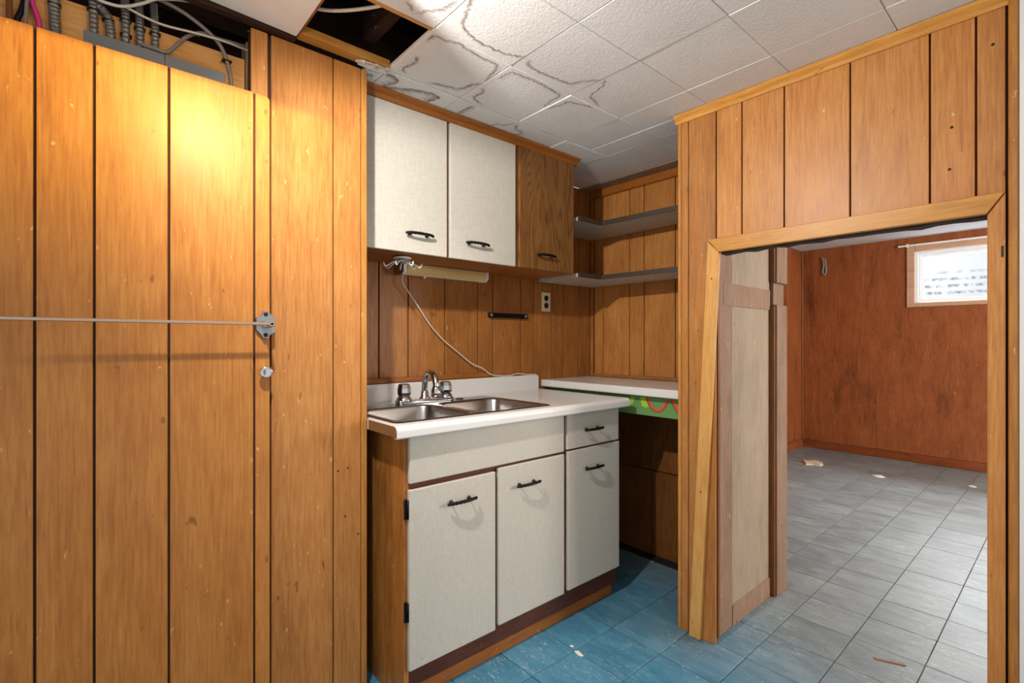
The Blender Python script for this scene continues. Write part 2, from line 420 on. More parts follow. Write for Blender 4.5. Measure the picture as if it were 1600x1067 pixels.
STAINS = [
 (.007, [(1.114, 1.459), (1.141, 1.477), (1.141, 1.536), (1.205, 1.565)]),
 (.006, [(1.121, 1.379), (1.123, 1.333), (1.136, 1.302), (1.186, 1.297), (1.26, 1.292), (1.344, 1.301), (1.378, 1.311), (1.384, 1.363), (1.4, 1.419)]),
 (.007, [(1.129, 1.199), (1.143, 1.232), (1.197, 1.239), (1.253, 1.234), (1.308, 1.23), (1.345, 1.214), (1.366, 1.178), (1.407, 1.125)]),
 (.006, [(1.411, 1.115), (1.446, 1.157), (1.468, 1.23), (1.516, 1.248), (1.559, 1.265)]),
 (.006, [(1.413, 1.424), (1.431, 1.361), (1.441, 1.316), (1.491, 1.301), (1.556, 1.285)]),
 (.024, [(0.81, 1.70), (0.879, 1.667), (0.915, 1.645), (0.953, 1.626), (0.997, 1.616), (1.04, 1.623), (1.032, 1.652), (1.019, 1.695)]),
 (.016, [(1.164, 1.70), (1.166, 1.639), (1.178, 1.585)]),
 (.006, [(1.341, 1.70), (1.347, 1.657), (1.379, 1.647), (1.408, 1.595)]),
 (.009, [(1.422, 1.601), (1.446, 1.638), (1.493, 1.647), (1.497, 1.705)]),
 (.010, [(0.94, 1.563), (1.002, 1.535), (1.055, 1.519), (1.075, 1.465), (1.102, 1.422)]),
 (.004, [(0.673, 1.222), (0.698, 1.238), (0.71, 1.25)]),
 (.007, [(0.717, 1.253), (0.746, 1.209), (0.764, 1.185), (0.772, 1.146), (0.76, 1.09)]),
 (.007, [(0.80, 1.06), (0.81, 1.104), (0.835, 1.166), (0.856, 1.208), (0.912, 1.234), (0.988, 1.238), (1.057, 1.227), (1.105, 1.2)]),
 (.008, [(0.812, 1.356), (0.819, 1.299), (0.853, 1.303), (0.892, 1.286), (0.984, 1.303), (1.064, 1.305), (1.09, 1.375), (1.104, 1.422)]),
 (.008, [(0.855, 1.564), (0.832, 1.528), (0.845, 1.476), (0.824, 1.435)]),
 (.006, [(0.40, 1.565), (0.424, 1.562), (0.456, 1.545), (0.485, 1.545), (0.488, 1.523), (0.489, 1.467)]),
 (.016, [(0.80, 1.60), (0.83, 1.60), (0.86, 1.62), (0.85, 1.66), (0.83, 1.69)]),
 (.008, [(0.74, 1.66), (0.765, 1.64), (0.78, 1.655)]),
]
for w, pl in STAINS:
    p = spline([(x, y, CZ - .0026) for x, y in pl], 9); n = len(p); vs, fs, fd = [], [], []
    for i, q in enumerate(p):
        d = (p[min(i + 1, n - 1)] - p[max(i - 1, 0)]).normalized(); s = Vector((-d.y, d.x, 0))
        q = q + s * random.uniform(-.004, .004)
        e = min(1, i / 4, (n - 1 - i) / 4); k = w * random.uniform(.6, 1.5)
        vs += [q - s * .0016, q, q + s * (.0014 + k * .12), q + s * k * 1.5]; fd += [.10 * e, 1.25 * e, .55 * e, 0]
        if i: fs += [(4 * i - 4 + a, 4 * i + a, 4 * i + 1 + a, 4 * i - 3 + a) for a in range(3)]
    me = mesh('water_stain', vs, fs)
    at = me.attributes.new('fade', 'FLOAT', 'POINT')
    for i, v in enumerate(fd): at.data[i].value = v
    link('water_stain', me, 'stain', ceil_root)
# wood in and above the hole; the joist-coloured strip paints in a dark gap
for nm, a in (('furring_gap_strip', (-.6, .80, 1.272, 1.300, 2.149, 2.168, 'trimx')), ('furring_gap_strip', (.500, .798, 1.560, 1.606, 2.146, 2.172, 'trimx')), ('furring_gap_strip', (.0, .497, 1.586, 1.612, 2.136, 2.172, 'joist')),
              ('furring_gap_strip', (.490, .503, 1.29, 1.56, 2.143, 2.160, 'frame'))):
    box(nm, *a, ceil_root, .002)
box('furring_gap_strip', .80, .812, 1.275, 1.57, 2.1495, 2.162, 'white', ceil_root, .002)
for x in (.30, .72, 1.12):
    box('joist', x, x + .04, -.4, 1.60, 2.23, 2.42, 'joisty', ceil_root)
for y in (1.62, 1.86):
    box('joist', -1.2, 1.4, y + .14, y + .18, 2.20, 2.42, 'joist', ceil_root)
prism('brace', [(.20, 2.40), (.25, 2.40), (.36, 2.20), (.31, 2.20)], 1, 1.70, 1.72, 'joist', ceil_root)
tag(tube('drain_pipe', [(.38, 1.57, 2.32), (.52, 1.40, 2.30), (.67, 1.22, 2.31)], .030, 'frame', None, 14), 'old brown pipe in the cavity above the missing ceiling tile', 'pipe')
tag(tube('white_wire', [(.46, 1.50, 2.185), (.55, 1.45, 2.178), (.64, 1.37, 2.186), (.72, 1.27, 2.20), (.80, 1.2, 2.22)], .005, 'whitewire', None, 8), 'pale electric wire crossing the hole left by the missing ceiling tile', 'wire')
# crumbled tile edge at the corner of the hole
prism('broken_tile_stub', [(.690, 1.586), (.712, 1.572), (.735, 1.580), (.752, 1.566), (.775, 1.572), (.797, 1.562), (.797, 1.598), (.737, 1.604), (.700, 1.604)], 2, 2.1385, 2.1455, 'ceil', ceil_root, .001)
cr = []
for k in range(26):
    x = random.uniform(.69, .80); y = 1.582 - (x - .69) * .16 + random.uniform(-.008, .008); w = random.uniform(.003, .007)
    cr.append(boxmesh('c', x - w * 1.6, x + w * 1.6, y - w * .6, y + w * .6, 2.1355, 2.1355 + w, w * .3))
tag(join('crumbled_tile_edge', cr, 'paper', ceil_root), 'crumbling broken tile edge', kind='stuff')

# ------------------------------------------------------------------ walls with grooved plank panelling
GAP = .0021
def planks_y(parent, yf, th, edges, z0, z1, mat, name='plank'):          # wall facing -Y
    for a, b in zip(edges[:-1], edges[1:]):
        if b == .422: b = .4225
        if a == .422: a = .4285
        gg = GAP * (1.5 if yf > 2 else 1); box(name, a + gg, b - gg, yf, yf + th, z0, z1, mat, parent, .0012)
def planks_x(parent, xf, th, edges, z0, z1, mat, name='plank'):          # wall facing -X
    for a, b in zip(edges[:-1], edges[1:]):
        box(name, xf, xf + th, a + GAP * 1.5, b - GAP * 1.5, z0, z1, mat, parent, .0012)
wl = struct(prism('wall_left', [(-1.0, 1.62), (-.47, 1.62), (-.47, 1.66), (-1.0, 1.66)], 2, 0, 2.13, 'gap'), 'plank panelled wall left of the panelled door')
planks_y(wl, 1.612, .008, [-1.0, -.82, -.64, -.475], 0, 2.13, 'panel')
wp = struct(prism('wall_front', [(.378, 1.6195), (.735, 1.6195), (.735, 2.04), (.722, 2.04), (.722, 1.66), (.378, 1.66)], 2, 0, 2.13, 'gap'), 'orange wood panelled wall between the panelled door and the sink cabinet')
planks_y(wp, 1.610, .010, [.373, .422, .620, .716], 0, 2.133, 'panel')
box('corner_strip', .716, .736, 1.606, 1.640, 0, 2.133, 'trim', wp, .003)
for (x, z) in ((.668, .78), (.636, .775), (.705, .55), (.66, .62)):
    lathe('nail_hole', [(.0001, .0006), (.0032, .0004), (.0034, 0)], (x, 1.610, z), 'dark_slot', wp, 8, '-Y')
wb = struct(box('wall_back', .722, 2.50, 2.041, 2.08, 0, 2.15, 'gap'), 'brown grooved panelling behind the sink')
planks_y(wb, 2.030, .012, [.737, .984, 1.129, 1.328, 1.530, 1.627, 1.826, 1.924, 2.073, 2.172, 2.304, 2.415], .0, CZ - .002, 'kpanel')
box('bottom_strip', .737, 1.60, 2.012, 2.030, 1.0185, 1.042, 'crown', wb, .003)
wn = struct(box('wall_nook', 2.441, 2.50, .97, 2.041, 0, 2.20, 'gap'), 'grooved panelling at the end of the corner nook')
planks_x(wn, 2.430, .012, [1.112, 1.447, 1.645, 1.746, 1.942, 2.012], .987, 2.115, 'panel')
planks_x(wn, 2.430, .012, [1.112, 1.40, 1.60, 1.80, 2.012], .478, .975, 'frame')
planks_x(wn, 2.430, .012, [1.112, 1.40, 1.60, 1.80, 2.012], .0, .472, 'frame')
box('corner_strip', 2.410, 2.432, 2.010, 2.030, .987, CZ - .003, 'kpanel', wn, .006, 2)
box('bottom_strip', 2.416, 2.430, 1.112, 2.010, .987, 1.004, 'kpanel', wn, .003)
box('top_strip', 2.408, 2.430, 1.112, 2.010, 2.095, CZ - .003, 'crown', wn, .005)
box('ceiling_edge_strip', 2.325, 2.43, 1.112, 2.03, CZ - .004, CZ + .008, 'grey', wn, .002)
# the wall with the doorway
wr = struct(prism('wall_right', [(.10, 0), (.16, 0), (.16, 1.575), (.972, 1.575), (.972, 0), (1.098, 0), (1.098, 2.15), (.10, 2.15)], 0, 1.9005, 1.955, 'gap'), 'orange wood panelled wall with the low doorway')
for (a, b, z0) in ((1.066, 1.098, 0), (.947, 1.066, 0), (.846, .947, 1.575), (.696, .846, 1.575), (.495, .696, 1.575), (.294, .495, 1.575), (.194, .294, 1.575), (.133, .194, 1.575)):
    g = .0024
    if a == 1.066: g = .0008
    box('plank', 1.890, 1.900, a + g, b - g, z0, 2.133, 'panel', wr, .0012)
box('corner_strip', 1.886, 1.960, 1.098, 1.112, 0, 2.13, 'trim', wr, .003)
for (y, z) in ((.245, 1.82), (.25, 1.70), (.16, 2.02)):
    lathe('nail_hole', [(.0001, .0006), (.004, .0004), (.0042, 0)], (1.890, y, z), 'dark_slot', wr, 8, '-X')
t1 = struct(prism('trim_1', [(1.862, CZ - .002), (1.890, CZ - .002), (1.890, CZ - .034), (1.884, CZ - .034), (1.879, CZ - .024), (1.868, CZ - .012)], 1, .100, 1.120, 'trimy'), 'yellowish ceiling moulding along the top of the doorway wall')
t2 = struct(prism('trim_2', [(.134, 1.606), (.972, 1.606), (.926, 1.552), (.170, 1.552)], 0, 1.866, 1.889, 'trimy', None, .002), 'pale mitred header casing over the doorway')
t3 = struct(prism('trim_3', [(.972, 1.600), (.926, 1.551), (1.004, .002), (1.052, .002)], 0, 1.868, 1.888, 'casing', None, .002), 'loose leaning casing board left of the doorway')
t4 = struct(prism('trim_4', [(.169, 1.548), (.134, 1.602), (.134, .002), (.169, .002)], 0, 1.866, 1.889, 'panel', None, .002), 'brown casing board right of the doorway')
lathe('nail_hole', [(.0001, .0006), (.003, .0004), (.0032, 0)], (1.868, 1.0, .60), 'dark_slot', t3, 8, '-X')
lathe('nail_hole', [(.0001, .0006), (.003, .0004), (.0032, 0)], (1.868, .955, 1.45), 'dark_slot', t3, 8, '-X')
box('latch_slot', 1.8655, 1.8665, .137, .142, 1.43, 1.46, 'dark_slot', t4)
t5 = struct(box('trim_5', 1.872, 1.900, .1095, .129, 0, 2.13, 'trim', None, .003), 'rough yellow wood strip beside the white wall edge')
struct(box('wall_side', 1.875, 1.96, -.6, .108, 0, 2.145, 'drywall'), 'white drywall edge at the right border')
# ragged dark edge under the header
bm_pts = [(.170 + k * .0378, 1.553 - random.uniform(.002, .010)) for k in range(21)]
prism('ragged_edge', [(.926, 1.556), (.170, 1.556)] + bm_pts, 0, 1.890, 1.94, 'dark_slot', t2)

# partition between nook and doorway: jamb boards
pj = struct(box('wall_partition', 1.960, 2.4405, .985, 1.098, 0, 2.16, 'gap'), 'short partition between the corner nook and the doorway')
box('edge_stud', 1.945, 2.070, .966, .985, .0, 1.74, 'greybrown', pj, .003)
box('grey_board', 2.072, 2.452, .969, .985, .085, 1.80, 'grey', pj, .002)
box('bottom_board', 2.072, 2.452, .964, .969, .0, .088, 'greybrown', pj, .001)
box('patch_board', 1.99, 2.452, .9645, .968, 1.352, 1.445, 'greybrown', pj, .001)
prism('worn_edge', [(1.942, .965), (1.960, .965), (1.960, .985), (1.942, .985)], 2, 0, 1.56, 'frame', pj)
struct(prism('trim_6', [(.985, 0), (.940, 0), (.940, 1.375), (.956, 1.378), (.956, 1.478), (.940, 1.482), (.940, 2.24), (.985, 2.24)], 0, 2.468, 2.59, 'greybrown', None, .0015), 'notched door stop post at the far side of the jamb')
box('post_face', 2.4535, 2.4675, .947, .985, .0, 1.37, 'frame', pj, .001)
box('post_face', 2.4535, 2.4675, .947, .985, 1.485, 2.20, 'frame', pj, .001)

# ------------------------------------------------------------------ far room
XF = 6.25
wf = struct(prism('wall_far', [(-1.75, 0), (2.14, 0), (2.14, 2.30), (1.12, 2.30), (1.12, 1.575), (-.05, 1.575), (-.05, 2.115), (1.119, 2.115), (1.119, 2.30), (-1.75, 2.30)], 0, XF + .008, XF + .16, 'red'), 'dark red plywood wall of the far room')
for (a, b, z0, z1) in ((1.405, 2.125, .085, 2.24), (-.8, .395, .085, 1.54), (-.1, 1.15, 2.15, 2.24), (-.8, -.10, 1.545, 2.24)):
    box('plywood_panel', XF, XF + .008, a + .001, b - .001, z0, z1, 'red', wf, .0008)
wf.data.materials.append(M['drywall'])
for f in wf.data.polygons:
    if f.normal.x > .9: f.material_index = 1
prism('plywood_panel', [(.397, .085), (1.404, .085), (1.404, 2.24), (1.153, 2.24), (1.153, 1.543), (.397, 1.543)], 0, XF, XF + .008, 'red', wf)
wfl = struct(box('wall_far_left', 2.50, XF + .1, 2.119, 2.20, 0, 2.30, 'gap'), 'red plywood side wall of the far room')
for k in range(3):
    box('plywood_panel', 2.51 + k * 1.245, 2.51 + (k + 1) * 1.245 - .002, 2.111, 2.119, .085, 2.24, 'red', wfl, .0008)
box('corner_strip', XF - .014, XF, 2.097, 2.111, .085, 2.24, 'frame', wfl, .003)
struct(box('baseboard_far', XF - .014, XF, -1.7, 2.111, 0, .083, 'redx', None, .004), 'red brown baseboard under the far plywood wall')
struct(box('baseboard_left', 2.51, XF - .015, 2.097, 2.111, 0, .083, 'red', None, .004), 'red brown baseboard of the far side wall')
struct(box('ceiling_far', 1.956, XF + .1, -1.75, 2.2, 2.241, 2.30, 'farceil'), 'plain white ceiling of the far room')
# right wall of the far room, out of view, opening added for the fill
struct(prism('wall_far_right', [(1.96, 0), (6.35, 0), (6.35, 2.3), (4.75, 2.3), (4.75, 1.1), (3.25, 1.1), (3.25, 2.0), (4.749, 2.0), (4.749, 2.3), (1.96, 2.3)], 1, -1.70, -1.60, 'red'), 'red plywood wall of the far room with an added side opening for light')
# window
w1 = struct(box('window_1', XF + .02, XF + .15, -.0499, 1.1189, 1.5751, 1.595, 'vinyl'), 'white vinyl basement window high in the red plywood wall')
for a in ((1.087, 1.150, 1.545, 2.150), (-.10, -.035, 1.545, 2.150)):
    box('casing', XF - .016, XF, *a, 'wincase', w1, .003)
box('casing', XF - .016, XF, -.034, 1.086, 1.545, 1.585, 'wincase', w1, .003)
box('casing', XF - .016, XF, -.034, 1.086, 2.098, 2.150, 'wincase', w1, .003)
for (a, b, c, d) in ((1.060, 1.086, 1.596, 2.097), (-.034, -.01, 1.596, 2.097), (-.01, 1.060, 2.068, 2.097)):
    box('window_frame', XF - .002, XF + .10, a, b, c, d, 'vinyl', w1, .003)
for (a, b, c, d) in ((1.030, 1.058, 1.598, 2.066), (.0, .028, 1.598, 2.066), (.028, 1.030, 2.036, 2.066), (.028, 1.030, 1.598, 1.625), (.505, .53, 1.625, 2.036)):
    box('sash', XF + .03, XF + .07, a, b, c, d, 'vinyl', w1, .003)
box('pane', XF + .048, XF + .052, .53, 1.03, 1.625, 2.036, 'glass', w1)
box('pane', XF + .048, XF + .052, .028, .505, 1.625, 2.036, 'glass', w1)
struct(prism('wall_well', [(6.42, 1.7), (7.05, 1.5), (7.25, .55), (7.05, -.4), (6.42, -.6), (6.42, -.65), (7.1, -.45), (7.3, .55), (7.1, 1.55), (6.42, 1.75)], 2, 1.2, 2.24, 'well'), 'pale window well wall outside the window')
rod = thing('curtain_rod', 'thin white curtain rod above the high window', 'rod', (XF - .03, .6, 2.15))
box('rod', XF - .040, XF - .032, -.2, 1.215, 2.148, 2.166, 'white', rod, .002)
box('bracket', XF - .036, XF - .001, 1.135, 1.150, 2.14, 2.178, 'white', rod, .002)
tag(tube('wire_loop', [(XF - .01, 1.90, 2.14), (XF - .012, 1.885, 2.06), (XF - .012, 1.895, 1.97), (XF - .012, 1.87, 1.95), (XF - .012, 1.862, 2.03), (XF - .01, 1.878, 2.13)], .010, 'greywire', None, 8), 'grey wire loop hanging on the red plywood wall', 'wire')
# debris on the floor
def scrap(name, label, cat, cx, cy, rx, ry, mat, h=.006, rot=0, group=None, n=11):
    pts = []
    for k in range(n):
        a = 2 * math.pi * k / n; r = random.uniform(.65, 1.15)
        x, y = rx * r * math.cos(a), ry * r * math.sin(a)
        pts.append((cx + x * math.cos(rot) - y * math.sin(rot), cy + x * math.sin(rot) + y * math.cos(rot)))
    bm = bmesh.new(); vs = [bm.verts.new((x, y, .0008)) for x, y in pts]; top = [bm.verts.new((x * .9 + cx * .1, y * .9 + cy * .1, .0008 + h * random.uniform(.3, 1.2))) for x, y in pts]
    c = bm.verts.new((cx, cy, h * .8))
    for k in range(n):
        j = (k + 1) % n; bm.faces.new((vs[k], vs[j], top[j], top[k])); bm.faces.new((top[k], top[j], c))
    bm.faces.new(vs[::-1]); me = bpy.data.meshes.new(name); bm.to_mesh(me); bm.free()
    return tag(link(name, me, mat), label, cat, group)
scrap('torn_paper', 'largest torn pale paper scrap on the far room floor near the left corner', 'paper', 5.44, 1.73, .12, .10, 'paper', .02)
scrap('paper_scrap', 'smaller white paper scrap in the middle of the far room floor', 'paper', 5.36, 1.18, .05, .055, 'white', .006)
scrap('paint_chip', 'tiny white chip on the floor near the far baseboard', 'chip', 5.576, .592, .03, .03, 'white', .004)
scrap('paint_chip', 'white paint chip on the blue tiles before the sink cabinet', 'chip', 1.441, 1.267, .013, .024, 'white', .003)
scrap('paint_chip', 'small pale crumb on the blue tiles near the sink cabinet', 'chip', 1.455, 1.318, .007, .009, 'white', .002, group=None)
tag(prism('wood_splinter', [(2.262, .512), (2.275, .518), (2.312, .432), (2.300, .424)], 2, .0008, .004, 'greybrown', None, .001), 'brown wood splinter lying on the grey doorway tiles', 'splinter')

# ------------------------------------------------------------------ panelled door with bar
d1 = struct(box('door_1', -.455, .4165, 1.5905, 1.604, .012, 1.9295, 'gap'), 'orange grooved plank door crossed by a thin metal bar')
for a, b in ((-.455, -.27), (-.27, -.085), (-.085, .020), (.020, .171), (.171, .377)):
    box('plank', a + .0027, b - .0027, 1.583, 1.590, .012, 1.931, 'door', d1, .0012)
prism('edge_plank', [(.380, .012), (.4190, .012), (.4190, 1.920), (.413, 1.929), (.404, 1.931), (.380, 1.931)], 1, 1.583, 1.590, 'door', d1, .0012)
kb = lathe('knob', [(.006, 0), (.006, .010), (.013, .014), (.0175, .020), (.0172, .024), (.015, .0265), (.009, .0245), (.0003, .0235)], (.404, 1.583, 1.113), 'chrome', d1, 24, '-Y')
br = thing('door_bar', 'thin metal bar held by a cast bracket across the plank door', 'bar', (.40, 1.57, 1.25))
bt = link('bracket', None or mesh('bracket', [], []), 'zinc', br)
def bracket():
    o = [(-.026, -.016), (-.026, .020), (-.012, .027), (-.006, .040), (.006, .042), (.014, .034), (.018, .028), (.027, .024), (.027, -.022), (.014, -.030), (.005, -.042), (-.007, -.040), (-.014, -.028)]
    vs = [(.405 + x, 1.583, 1.252 + z) for x, z in o] + [(.405 + x * .94, 1.572, 1.252 + z * .95) for x, z in o]
    n = len(o); fs = [tuple(range(n, 2 * n))] + [(i, (i + 1) % n, (i + 1) % n + n, i + n) for i in range(n)]
    return mesh('bracket', vs, fs)
bt.data = bracket(); bt.data.materials.append(M['zinc'])
box('clamp', .394, .416, 1.545, 1.573, 1.243, 1.264, 'zinc', bt, .002)
for z in (1.283, 1.222): lathe('screw', [(.006, 0), (.006, .002), (.003, .003), (.0002, .0022)], (.405, 1.572, z), 'bronze', bt, 12, '-Y')
box('rod', -.62, .412, 1.514, 1.522, 1.249, 1.2575, 'gold', br, .0015)
prism('rod_end', [(.402, 1.514), (.414, 1.514), (.416, 1.565), (.400, 1.565)], 2, 1.246, 1.260, 'gold', br, .0015)

# space above the door: board with cables
bk = struct(box('wall_behind', -.75, .378, 1.705, 1.73, .9, 2.078, 'tan'), 'tan wooden board carrying cables above the plank door')
box('end_stud', .3795, .405, 1.69, 1.75, .9, 2.13, 'greybrown', bk, .002)
struct(box('wall_cavity', -1.2, .72, 2.16, 2.20, 0, 2.45, 'void'), 'near-black back standing in for the shade in the open cavity above the door')
ms = thing('metal_strip', 'dark grey metal strip lying along the top behind the plank door', 'strip', (.1, 1.64, 1.96))
box('strip_piece', .000, .166, 1.632, 1.638, 1.90, 1.983, 'tape', ms, .001)
box('strip_piece', .168, .313, 1.632, 1.638, 1.90, 1.983, 'tape', ms, .001)
def cable(name, label, pts, r, mat, cat='cable', group=None, clip=None, sub=10, **kw):
    t = thing(name, label, cat, pts[-1], group)
    tube('sheath', pts, r, mat, t, 10, sub, **kw)
    for c in (clip or []):
        x, z = c
        box('staple', x - .013, x + .013, 1.6835, 1.7045, z - .0018, z + .0018, 'bronze', t, .001)
    return t
rib = dict(rfun=lambda u: 1 + .10 * math.sin(u * 150))
yb = 1.694
cable('armoured_cable', 'thick dark armoured cable at the far left above the plank door', [(-.056, yb, 2.16), (-.055, yb, 2.03), (-.049, yb, 1.92)], .0115, 'armor', clip=[(-.055, 2.05)], sub=60, **rib)
cable('armoured_cable', 'armoured cable rising at the left end of the grey metal strip', [(.018, yb, 2.18), (.020, yb, 2.08), (.021, yb, 1.93)], .0095, 'armor', clip=[(.019, 2.07)], sub=60, **rib)
cable('armoured_cable', 'bent silvery armoured cable leaning right behind the grey metal strip', [(.020, yb + .06, 2.12), (.030, yb, 2.085), (.048, yb, 2.065), (.055, yb, 2.02), (.056, yb, 1.93)], .0105, 'armor', clip=[(.05, 2.055)], sub=40, **rib)
cable('armoured_cable', 'armoured cable just right of the bent silvery one', [(.086, yb + .03, 2.16), (.086, yb, 2.08), (.087, yb, 1.93)], .0095, 'armor', clip=[(.086, 2.07), (.087, 2.03)], sub=60, **rib)
cable('armoured_cable', 'second armoured cable from the right behind the grey metal strip', [(.116, yb + .03, 2.16), (.117, yb, 2.07), (.119, yb, 1.93)], .0095, 'armor', clip=[(.117, 2.06)], sub=60, **rib)
cable('armoured_cable', 'rightmost upright armoured cable behind the grey metal strip', [(.150, yb + .03, 2.16), (.151, yb, 2.07), (.152, yb, 1.93)], .009, 'armor', clip=[(.151, 2.06)], sub=60, **rib)
cable('pink_cable', 'bright pink cable dropping behind the top of the plank door', [(-.105, yb, 2.12), (-.096, yb, 2.042), (-.088, yb, 2.015), (-.083, yb, 1.985), (-.083, yb, 1.92)], .006, 'pink')
cable('brown_cable', 'dark brown cable at the left edge above the door', [(-.136, yb, 2.12), (-.135, yb, 2.02), (-.135, yb, 1.92)], .006, 'frame')
cable('dark_cable', 'black slanting cable between the brown and the pink ones', [(-.100, yb, 2.10), (-.112, yb, 2.02), (-.122, yb, 1.98), (-.125, yb, 1.92)], .006, 'black')
cable('grey_cable', 'pale grey cable tangled beside the pink one', [(-.100, yb - .01, 2.10), (-.104, yb - .01, 2.03), (-.106, yb - .01, 1.99), (-.11, yb - .01, 1.92)], .004, 'greywire')
cable('grey_cable', 'grey looping cable that humps over the right part of the metal strip', [(.120, yb - .02, 2.01), (.150, yb - .03, 2.005), (.175, yb - .03, 2.006), (.199, yb - .02, 2.04), (.222, yb - .01, 2.075), (.246, yb, 2.100), (.270, yb, 2.110), (.307, yb, 2.109), (.345, yb, 2.112), (.39, yb + .02, 2.125)], .0055, 'greywire', clip=[])
cable('grey_cable', 'long grey cable slanting down to the right end of the door top', [(.10, yb + .01, 2.175), (.195, yb - .012, 2.149), (.246, yb - .014, 2.129), (.282, yb - .014, 2.108), (.307, yb - .012, 2.086), (.324, yb - .004, 2.059), (.337, yb, 2.01), (.343, yb, 1.93)], .0055, 'greywire', clip=[(.327, 2.05)])
cable('white_cable', 'white cable sagging across the open cavity at the top', [(-.02, yb - .03, 2.13), (.021, yb - .03, 2.09), (.053, yb - .03, 2.085), (.085, yb - .03, 2.093), (.122, yb - .03, 2.118), (.150, yb - .035, 2.139), (.199, yb - .035, 2.160), (.275, yb - .03, 2.185)], .0042, 'whitewire')
cable('white_cable', 'thin white cable running along the upper edge of the tan board', [(.08, yb - .02, 2.098), (.133, yb - .022, 2.085), (.177, yb - .022, 2.083), (.246, yb - .026, 2.089), (.319, yb - .026, 2.094), (.39, yb, 2.104)], .0032, 'whitewire')

# ------------------------------------------------------------------ handles
def handle_mesh(w=.062):
    pts = spline([(-w, -.016, -.001), (-w * .72, -.0255, .0006), (0, -.031, .001), (w * .72, -.0255, .0006), (w, -.016, -.001)], 12)
    return tubemesh('bar', pts, .0048, 12, .42, 4, lambda u: .8 + .35 * math.sin(math.pi * u) ** .5)
bar_me = handle_mesh(); post_me = tubemesh('post', [Vector((0, 0, 0)), Vector((0, -.004, 0)), Vector((0, -.005, 0)), Vector((0, -.026, 0))], .0036, 10, rfun=lambda u: 2.0 if u < .4 else 1)
bar_me.materials.append(M['black']); post_me.materials.append(M['bronze'])
def handle(parent, x, y, z):
    h = link('handle', bar_me, None, parent, (x, y, z)); h.rotation_euler = (math.radians(random.uniform(-2, 2)), 0, 0)
    for s in (-.038, .038):
        p = bpy.data.objects.new('post', post_me); COL.objects.link(p); p.parent = h; p.location = (s, 0, 0)
    return h

# ------------------------------------------------------------------ wall cabinet
uc = thing('wall_cabinet', 'three door wall cabinet with two white doors and one wood grain door', 'cabinet', (1.33, 1.87, 1.547))
UX0, UX1, UY = .745, 1.912, 1.728
bod = box('body', UX0, UX1, UY + .018, 2.029, 1.551, CZ - .004, 'crown', uc)
fr = box('face_frame', UX0, UX1, UY, UY + .0175, 1.549, CZ - .004, 'crown', uc, .001)
prism('crown_moulding', [(1.690, CZ - .003), (1.728, CZ - .003), (1.728, CZ - .034), (1.716, CZ - .034), (1.708, CZ - .020), (1.694, CZ - .012)], 0, UX0, UX1 + .024, 'crown', uc)
def door(parent, x0, x1, yf, z0, z1, mat, hx=None, hz=None, th=.0165, name='door'):
    d = box(name, x0, x1, yf, yf + th, z0, z1, mat, parent, .003, 2)
    if hx is not None: handle(d, hx, yf, hz)
    return d
door(uc, .752, 1.131, 1.711, 1.549, 2.108, 'lam', .994, 1.622)
door(uc, 1.147, 1.507, 1.711, 1.549, 2.110, 'lam', 1.277, 1.621)
door(uc, 1.531, 1.905, 1.711, 1.549, 2.112, 'oak', 1.692, 1.618)
for x in (1.139, 1.519): box('stile', x - .008, x + .008, 1.7265, 1.728, 1.551, 2.11, 'frame', uc)

# corner shelves
def shelf(z, label):
    t = thing('corner_shelf', label, 'shelf', (2.2, 1.9, z), 'corner shelves in the nook')
    pts = [(1.945, 2.029), (1.945, 1.702), (2.118, 1.702), (2.150, 1.1135), (2.429, 1.1135), (2.429, 2.029)]
    prism('board', [(1.945, 2.009), (1.945, 1.712), (2.127, 1.712), (2.158, 1.1135), (2.4075, 1.1135), (2.4075, 2.009)], 2, z, z + .019, 'lam', t)
    prism('edge_band', [(1.935, 1.703), (2.119, 1.703), (2.119, 1.7115), (1.935, 1.7115)], 2, z - .002, z + .022, 'brownplastic', t, .001)
    prism('edge_band', [(2.119, 1.703), (2.150, 1.1135), (2.1575, 1.1135), (2.1265, 1.703)], 2, z - .002, z + .022, 'brownplastic', t, .001)
    return t
s_up = shelf(1.833, 'upper L shaped white corner shelf with dark edge close to the ceiling')
s_lo = shelf(1.540, 'lower L shaped white corner shelf with dark edge beside the cabinet bottom')
tag(tube('shelf_standard', [(2.16, 2.022, 1.60), (2.16, 2.022, 1.82)], .006, 'zinc', s_lo, 8, 0), 'metal shelf support strip')

# ------------------------------------------------------------------ base cabinet
bc = thing('base_cabinet', 'sink base cabinet with white doors, one drawer and dark wood frame', 'cabinet', (1.35, 1.72, 0))
BX0, BX1, BY = .790, 1.912, 1.448
box('side_panel', BX0, BX0 + .016, BY + .026, 2.0, .0, .894, 'side', bc, .001)
box('side_stile', BX0 - .002, BX0 + .018, BY, BY + .075, .062, .894, 'side', bc, .0015)
box('side_panel', BX1 - .016, BX1, BY + .026, 2.0, .075, .894, 'frame', bc, .001)
box('bottom_panel', BX0 + .02, BX1 - .02, BY + .03, 2.0, .08, .095, 'frame', bc)
box('back_panel', BX0 + .02, BX1 - .02, 2.0, 2.008, .08, .72, 'frame', bc)
for (a, b, c, d, m) in ((BX0 + .0185, BX1, .062, .160, 'framex'), (BX0 + .0185, BX1, .715, .76, 'framex'), (BX0 + .0185, BX1, .865, .894, 'framex')):
    box('rail', a, b, BY, BY + .02, c, d, m, bc, .001)
for x0, x1 in ((1.145, 1.19), (1.515, 1.575), (BX1 - .03, BX1 - .001)):
    box('stile', x0, x1, BY + .0005, BY + .0205, .1605, .7145, 'frame', bc, .001)
box('stile', 1.515, 1.575, BY + .0005, BY + .0205, .7605, .8645, 'frame', bc, .001)
box('toe_kick', BX0 + .02, BX1 - .01, 1.500, 1.515, 0, .062, 'framex', bc)
